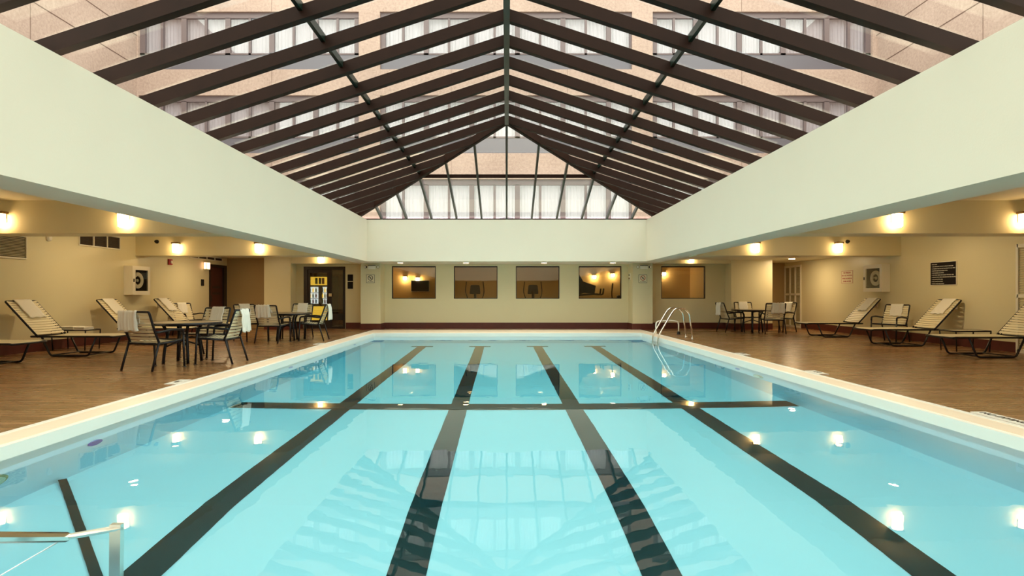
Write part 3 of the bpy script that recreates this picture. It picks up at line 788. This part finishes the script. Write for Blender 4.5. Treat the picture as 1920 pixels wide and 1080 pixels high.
hose_cabinet(XR, 14.61, 15.37, 1.22, 1.95, -1, 'white fire hose cabinet with looped hose on the right wall')
def grille(nm, lab, y0, y1, z0, z1, panels, m, x=XL):
    t = thing(nm, lab, 'vent', (x, y0, z0))
    L = y1-y0; H = z1-z0; w_ = L/panels
    b = MB().box(0, .03, 0, L, 0, .025).box(0, .03, 0, L, H-.025, H)
    for i in range(panels+1): b.box(0, .03, max(0, i*w_-.012), min(L, i*w_+.012), .02, H-.02)
    b.obj('frame', M_WHITE, t)
    b = MB(); n = max(4, int(H/.03))
    for i in range(n):
        z = .02 + (H-.05)*i/(n-1)
        b.prism([(.002, .01, z+.012), (.002, L-.01, z+.012), (.016, L-.01, z), (.016, .01, z)], (0, 0, .004))
    b.obj('slats', m, t)
    MB().box(.0005, .002, .01, L-.01, .01, H-.01).obj('backing', M_VENT, t)
grille('wall_vent', 'dark three-panel vent grille high on the left wall', 12.3, 13.6, 2.24, 2.56, 3, M_VENT)
grille('wall_vent', 'pale two-panel louvred vent at the left edge of the photo', 9.75, 10.95, 1.84, 2.30, 2, M_LOUV)
grille('wall_vent', 'long dark vent strip above the exit light', 16.6, 18.5, 2.24, 2.36, 4, M_VENT)
t = thing('smoke_detector', 'round cream detector high on the left wall', 'detector', (XL, 11.5, 2.32))
MB().lathe([(.07, 0), (.07, .025), (.04, .05)], 20, Matrix.Rotation(PI/2, 4, 'Y')).obj('body', M_WHITE, t, smooth=False)
t = thing('fire_alarm', 'small red fire alarm strobe on the left wall', 'alarm', (XL, 15.62, 1.98))
MB().box(0, .05, -.08, .08, 0, .16).obj('case', M_ALARM, t, bevel=.008); MB().box(.05, .075, -.03, .03, .04, .12).obj('strobe', M_WHITE, t)
t = thing('exit_light', 'lit box sign glowing orange beside the dark red door', 'exit sign', (XL, 17.42, 1.93))
MB().box(0, .10, -.05, .17, 0, .24).obj('case', M_WHITE, t); MB().box(.02, .10, -.055, -.05, .02, .22).box(.10, .105, -.03, .15, .02, .22).obj('lit_face', M_EXIT, t)
t = thing('card_reader', 'small black box on the wall left of the dark red door', 'card reader', (XL, 17.3, 1.42))
MB().box(0, .03, -.07, .07, 0, .2).obj('case', M_DARK, t, bevel=.005)
for x, y, lab in ((-8.95, 14.2, 'small ceiling sprinkler nozzle on the rear left cross beam'), (8.72, 14.2, 'small sprinkler nozzle on the rear right cross beam')):
    t = thing('sprinkler', lab, 'sprinkler', (x, y, 2.50))
    MB().lathe([(.05, 0), (.05, .01), (.015, .012), (.015, .05), (.035, .055), (.035, .06)], 12, Matrix.Rotation(PI/2, 4, 'X')).obj('nozzle', M_DARK, t)
# rules sign
t = thing('pool_rules_sign', 'large black pool rules sign with white writing on the right wall', 'sign', (XR, 12.815, 1.36))
MB().box(-.02, 0, -.385, .385, 0, .55).obj('frame', M_WHITE, t)
MB().box(-.024, -.02, -.37, .37, .015, .535).obj('panel', M_SIGN, t)
RULES = ['POOL RULES', '1. NO LIFEGUARD ON DUTY. SWIM AT OWN RISK', '2. CHILDREN MUST BE WITH AN ADULT AT ALL TIMES', '3. SHOWER BEFORE ENTERING POOL',
         '4. NO RUNNING OR DIVING', '5. NO FOOD, DRINK OR GLASS IN THE POOL AREA', '6. PERSONS WITH OPEN SORES MAY NOT USE THE POOL', '7. NO PETS IN POOL AREA', '8. USE TOWELS PROVIDED', '9. POOL HOURS ARE POSTED']
for i, s in enumerate(RULES):
    text('lettering', s, .028, M_PRINT, t, at(-.025, .33, .49-i*.05) @ F_R, .0006, 'LEFT')
t = thing('warning_sign', 'small ivory warning sign with red capitals on the right wall', 'sign', (XR, 16.45, 1.47))
MB().box(-.006, 0, -.28, .28, 0, .39).obj('plate', M_SIGNW, t)
MB().box(-.008, -.006, -.27, .27, .01, .018).box(-.008, -.006, -.27, .27, .372, .38).box(-.008, -.006, -.27, -.262, .018, .372).box(-.008, -.006, .262, .27, .018, .372).obj('border', M_REDP, t)
for i, s in enumerate(('NO PERSON', 'MAY USE THE POOL', 'WHILE ALONE OR', 'SWIM ALONE')):
    text('lettering', s, .062 if len(s) < 12 else .055, M_REDP, t, at(-.0075, 0, .32-i*.085) @ F_R, .001)

# ------------------------------------------------------------------ strap furniture
def strap_strip(b, x0, x1, c, t, wd, n, sag, th=.004, seg=6):
    """one strap across x0..x1 at profile point c (y,z) with width direction t (unit y,z), normal n, sagging by -n"""
    P0, P1 = [], []
    for i in range(seg+1):
        u = i/seg; x = x0 + (x1-x0)*u; s = sag*4*u*(1-u)
        cy_, cz = c[0]-n[0]*s, c[1]-n[1]*s
        P0.append((x, cy_-t[0]*wd/2, cz-t[1]*wd/2)); P1.append((x, cy_+t[0]*wd/2, cz+t[1]*wd/2))
    top0 = [(p[0], p[1]+n[0]*th, p[2]+n[1]*th) for p in P0]; top1 = [(p[0], p[1]+n[0]*th, p[2]+n[1]*th) for p in P1]
    b.grid([P0, top0, top1, P1, P0])
def make_chair():
    t = thing('patio_chair', '', 'chair')
    hw = .27; r = .017
    for s in (-1, 1):
        MB().tube(rnd([(s*.285, .27, 0), (s*.285, .245, .52)], .05), r).obj('leg', M_FRAME, t, smooth=True)
        MB().tube([(s*.285, -.33, 0), (s*.28, -.20, .44)], r).obj('leg', M_FRAME, t, smooth=True)
        MB().tube(rnd([(s*.285, .245, .51), (s*.288, .235, .595), (s*.30, .05, .61), (s*.29, -.20, .58), (s*.275, -.265, .58)], .07, 6), r*1.15).obj('armrest', M_FRAME, t, smooth=True)
        MB().box(s*.285-.018, s*.285+.018, .25, .29, 0, .012).obj('foot_cap', M_PLINTH, t)
    MB().tube(rnd([(-hw, -.18, .39), (-hw, -.27, .60), (-hw, -.37, .89), (hw, -.37, .89), (hw, -.27, .60), (hw, -.18, .39)], .03, 4), r).obj('back_frame', M_FRAME, t, smooth=True)
    MB().tube(rnd([(-hw, -.20, .40), (-hw, .25, .43), (hw, .25, .43), (hw, -.20, .40)], .04, 4), r).tube([(-hw, -.2, .40), (hw, -.2, .40)], r).obj('seat_frame', M_FRAME, t, smooth=True)
    b = MB()
    for i in range(8):
        u = i/7; y = -.185+.405*u; z = .405+.03*u
        strap_strip(b, -hw, hw, (y, z+.012), (1, 0), .047, (0, 1), .028)
    b.obj('seat_straps', M_STRAP, t)
    b = MB()
    for i in range(9):
        u = i/8; z = .43+.43*u; y = -.20 - (.17)*u
        tt = Vector((-.36, .93)).normalized()
        strap_strip(b, -hw, hw, (y+.014, z), tt, .042, (.93, .36), -.02 if False else .016)
    b.obj('back_straps', M_STRAP, t)
    return t
def make_lounger():
    t = thing('sun_lounger', '', 'sun lounger')
    hw = .33; r = .018
    px, pz = 1.50, .37; tx, tz = 2.10, 1.02
    MB().tube(rnd([(px+.12, -hw, pz), (.17, -hw, pz), (.14, -hw, pz-.01), (.14, hw, pz-.01), (.17, hw, pz), (px+.12, hw, pz)], .05, 4), r).tube([(px+.12, -hw, pz), (px+.12, hw, pz)], r).obj('seat_frame', M_FRAME, t, smooth=True)
    for s in (-1, 1):
        MB().tube(rnd([(.42, s*hw, pz-.01), (.56, s*hw, .018), (1.26, s*hw, .018), (1.42, s*hw, pz-.01)], .06, 4), r).obj('leg', M_FRAME, t, smooth=True)
        MB().tube([(px+.02, s*(hw-.03), pz-.02), (px+.32, s*(hw-.03), pz+.33)], .009).obj('back_prop', M_FRAME, t, smooth=True)
    for xb in (.60, 1.22): MB().tube([(xb, -hw, .03), (xb, hw, .03)], .012).obj('cross_bar', M_FRAME, t, smooth=True)
    MB().tube(rnd([(px, -hw, pz), (tx, -hw, tz), (tx, hw, tz), (px, hw, pz)], .03, 4), r).obj('back_frame', M_FRAME, t, smooth=True)
    def strips(nm, a, c, n_, w_):
        b = MB()
        d = Vector((c[0]-a[0], c[1]-a[1])); d.normalize(); nn = Vector((-d.y, d.x))
        bb = MB()
        for i in range(n_):
            u = (i+.5)/n_; q = (a[0]+(c[0]-a[0])*u + nn.x*.013, a[1]+(c[1]-a[1])*u + nn.y*.013)
            strap_strip(bb, -hw, hw, q, (d.x, d.y), w_, (nn.x, nn.y), .016)
        for v in bb.bm.verts:   # swap: strip x is the lounger's width
            v.co = Vector((v.co.y, v.co.x, v.co.z))
        bb.obj(nm, M_STRAP, t)
    strips('seat_straps', (.17, pz), (px-.02, pz), 22, .049)
    strips('back_straps', (px+.03, pz+.03), (tx, tz), 14, .046)
    return t
def make_table():
    t = thing('round_table', '', 'table')
    R = .60; H = .68
    MB().lathe([(R-.02, H-.012), (R-.02, H)], 48).obj('tabletop', M_TABLE, t)
    MB().lathe([(R, H-.03), (R+.008, H-.015), (R, H+.004), (R-.03, H+.004), (R-.03, H-.03)], 48).obj('rim', M_FRAME, t)
    for k in range(4):
        a = PI/4 + k*PI/2; c, s = math.cos(a), math.sin(a)
        MB().tube(rnd([(c*.29, s*.29, 0), (c*.27, s*.27, .25), (c*.22, s*.22, .50), (c*.30, s*.30, H-.03)], .15, 4), .024).obj('leg', M_FRAME, t, smooth=True)
        MB().tube([(c*.27, s*.27, .27), (0, 0, .38)], .013).obj('brace', M_FRAME, t, smooth=True)
    MB().tube([(.30*math.cos(a*PI/14), .30*math.sin(a*PI/14), H-.045) for a in range(28)], .013, 8, closed=True).obj('ring', M_FRAME, t, smooth=True)
    return t

def drape(label, mx, path, width, fold=0.0, taper=0.0, off=0.0, seed=0, group='towels on the chairs', th=.012):
    """towel whose centre line follows path (y,z) across local x; mx: world matrix of the carrier"""
    rs = random.Random(seed)
    pts = [Vector(p) for p in path]
    # resample
    seg = []; tot = sum((b_-a_).length for a_, b_ in zip(pts, pts[1:]))
    N = 22
    for i in range(N+1):
        d = tot*i/N
        for a_, b_ in zip(pts, pts[1:]):
            L = (b_-a_).length
            if d <= L+1e-6: seg.append(a_.lerp(b_, min(1, d/L))); break
            d -= L
    W = 18; ph = rs.uniform(0, 6); f1 = rs.uniform(2.2, 3.2)
    def P(i, j, side):
        p = seg[i]; t_ = (seg[min(i+1, N)]-seg[max(i-1, 0)]).normalized(); n = Vector((-t_.y, t_.x))
        u = j/W-.5; hang = abs(i/N-.5)*2
        amp = fold*(.35+hang)
        wv = amp*math.sin(u*2*PI*f1+ph) + amp*.4*math.sin(u*2*PI*f1*2.3+ph*2+hang*2)
        wd = width*(1-taper*hang) + .012*math.sin(i*.9+ph)
        ed = .012*math.sin(j*.8+ph)*(1 if i in (0, N) else 0)
        q = p + n*(abs(wv)+side*th)
        return (off+u*wd + fold*.6*hang*math.sin(ph+i*.35), q.x, q.y+ed)
    b = MB()
    A = [[P(i, j, 0) for j in range(W+1)] for i in range(N+1)]
    B = [[P(i, j, 1) for j in range(W+1)] for i in range(N+1)]
    b.grid(A); b.grid(B)
    rim = [A[0], B[0]]; b.grid(rim); b.grid([A[N], B[N]])
    b.grid([[A[i][0] for i in range(N+1)], [B[i][0] for i in range(N+1)]]); b.grid([[A[i][W] for i in range(N+1)], [B[i][W] for i in range(N+1)]])
    bmesh.ops.remove_doubles(b.bm, verts=b.bm.verts, dist=1e-5)
    o = b.obj('towel', M_TOWEL, None, smooth=True)
    o.matrix_world = mx
    tag(o, label, 'towel', group)
    return o
def cmx(loc, rz): return Matrix.Translation(loc) @ Matrix.Rotation(rz, 4, 'Z')

# chair: (x, y, heading = direction it faces in degrees from +Y, ccw), label, towel
chair0 = make_chair()
CH = [
 (-5.46, 8.62, -14, 'strap patio chair with its back to the camera, nearest of the left chairs', 'long', 'rumpled white towel over the back of the chair nearest the camera on the left', -.11),
 (-4.84, 9.38, 92, 'strap patio chair on the pool side of the nearer left table, facing left', 'hang', 'bright white towel hanging down behind the chair between nearer table and pool', .02),
 (-5.62, 10.3, 168, 'strap patio chair on the far side of the nearer left table, facing the camera', 'front', 'towel folded over the chair on the far side of the nearer left table', -.02),
 (-9.0, 15.75, -115, 'strap patio chair against the left wall beyond the last lounger', 'front', 'towel folded over the chair against the left wall', 0),
 (-5.58, 13.27, -6, 'strap patio chair with its back to the camera at the farther left table', 'long', 'white towel over the chair that backs the camera at the farther left table', -.05),
 (-4.87, 13.95, 95, 'strap patio chair beside the farther left table, facing left in front of the glass door', 'hang', 'white towel hanging off the chair in front of the glass door', .0),
 (-5.52, 14.65, 178, 'strap patio chair on the far side of the farther left table, facing the camera', 'front', 'towel folded over the chair on the far side of the farther left table', .0),
 (-6.36, 13.85, -125, 'strap patio chair left of the farther left table, facing right', 'front', 'towel folded over the chair left of the farther left table', 0),
 (6.88, 17.0, -85, 'strap patio chair left of the right table, seen from the side', 'hang', 'white towel hanging off the chair left of the right table', 0),
 (7.68, 17.72, 178, 'strap patio chair behind the right table against the wall block', 'front', 'towel folded over the chair behind the right table', 0),
 (7.84, 16.4, -8, 'strap patio chair with its back to the camera at the right table', 'long', 'white towel over the chair that backs the camera at the right table', .06),
 (8.48, 17.15, 115, 'strap patio chair right of the right table beside the louvred door', 'front', 'towel folded over the chair beside the louvred door', 0),
 (9.35, 13.55, 118, 'strap patio chair against the right wall between two loungers', 'front', 'towel folded over the chair between the right loungers', 0),
]
PB = lambda s, d: (-.20-.17*s+d*.93, .43+.46*s+d*.36)   # point on the backrest, d in front
for i, (x, y, hd, lab, kind, tl, off) in enumerate(CH):
    rz = math.radians(hd); g = 'strap patio chairs'
    if i == 0: chair0.location = (x, y, 0); chair0.rotation_euler = (0, 0, rz); chair0['label'] = lab; chair0['group'] = g
    else: dup(chair0, (x, y, 0), rz, lab, g)
    mx = cmx((x, y, 0), rz)
    top = [(-.335, .885), (-.345, .91), (-.375, .917), (-.405, .905)]
    if kind == 'long':
        path = [(-.29, .72)] + top + [(-.41, .80), (-.405, .60)]
        drape(tl, mx, path, .33, .022, -.12, off, i)
    elif kind == 'hang':
        path = [(-.31, .80)] + top + [(-.43, .80), (-.45, .52)]
        drape(tl, mx, path, .29, .024, -.1, off, i)
    else:
        path = [(-.245, .62), (-.305, .80)] + top + [(-.40, .78)]
        drape(tl, mx, path, .27, .004, 0, off, i)

l0 = make_lounger()
LG = [
 (-7.60, 9.0, PI, 'strap sun lounger cut by the left edge of the photo', None),
 (-7.16, 10.57, PI, 'ivory strap sun lounger nearest the camera against the left wall', 'beige towel over the headrest of the nearest left lounger'),
 (-7.20, 12.9, PI, 'strap sun lounger behind the nearest left chair, below the dark vent', 'beige towel over the headrest of the lounger below the dark vent'),
 (-7.20, 14.95, PI, 'strap sun lounger under the left hose cabinet, farthest on the left wall', 'beige towel over the headrest of the farthest left lounger'),
 (7.89, 15.15, 0, 'strap sun lounger under the right hose cabinet, farthest on the right wall', 'beige towel over the headrest of the farthest right lounger'),
 (7.92, 12.55, 0, 'strap sun lounger under the black rules sign', 'beige towel over the headrest of the lounger under the rules sign'),
 (7.92, 10.33, 0, 'strap sun lounger cut by the right edge of the photo', None),
]
for i, (x, y, rz, lab, tl) in enumerate(LG):
    g = 'strap sun loungers along the walls'
    if i == 0: l0.location = (x, y, 0); l0.rotation_euler = (0, 0, rz); l0['label'] = lab; l0['group'] = g
    else: dup(l0, (x, y, 0), rz, lab, g)
    if tl:
        # local frame for drape: x across, y = lounger length reversed
        mx = cmx((x, y, 0), rz) @ Matrix(((0, 1, 0, 0), (-1, 0, 0, 0), (0, 0, 1, 0), (0, 0, 0, 1)))
        def q(s, d): return (1.50+.60*s - d*.735, .37+.65*s + d*.68)
        path = [q(.50, .022), q(.97, .022), (2.10, 1.045), (2.135, 1.02), (2.12, .93), (2.10, .80)]
        drape(tl, mx, path, .36, .002, 0, .02, 40+i, 'towels over the lounger headrests')

tb = make_table()
for i, (x, y, lab) in enumerate(((-5.50, 9.42, 'round patio table with dark rim, nearest on the left'), (-5.52, 13.95, 'round patio table in front of the glass door'), (7.52, 16.98, 'round patio table on the right side'))):
    if i == 0: tb.location = (x, y, 0); tb['label'] = lab; tb['group'] = 'round patio tables'
    else: dup(tb, (x, y, 0), .2*i, lab, 'round patio tables')
# low side tables
def side_table(x, y, lab):
    t = thing('side_table', lab, 'side table', (x, y, 0), 0, 'low side tables')
    MB().tube(rnd([(-.36, -.22, .41), (.36, -.22, .41), (.36, .22, .41), (-.36, .22, .41)], .04, 3, True), .014, closed=True).obj('frame', M_FRAME, t, smooth=True)
    b = MB()
    for i in range(11): b.box(-.325+i*.062, -.325+i*.062+.05, -.21, .21, .408, .416)
    b.obj('top_straps', M_STRAP, t)
    for sx in (-1, 1):
        for sy in (-1, 1): MB().tube([(sx*.33, sy*.2, 0), (sx*.35, sy*.21, .40)], .012).obj('leg', M_FRAME, t, smooth=True)
side_table(-9.0, 11.6, 'low side table stacked with towels behind the nearest left lounger')
side_table(9.35, 11.32, 'empty low side table between the two nearest right loungers')
def folded(x, y, z, sx, sy, h, lab):
    b = MB()
    for k in range(3):
        zz_ = k*h/3
        b.prism(rnd([(-sx, -sy, zz_+.002), (sx, -sy, zz_+.002), (sx, -sy, zz_+h/3-.002), (-sx, -sy, zz_+h/3-.002)], .01, 3, True), (0, 2*sy, 0))
    o = b.obj('towel', M_TOWEL, None, loc=(x, y, z)); tag(o, lab, 'towel', 'folded towels on the side table')
folded(-9.12, 11.55, .417, .22, .16, .07, 'beige folded towel lying on the left side table')
folded(-8.76, 11.5, .417, .10, .14, .06, 'small white folded towel at the pool end of the left side table')
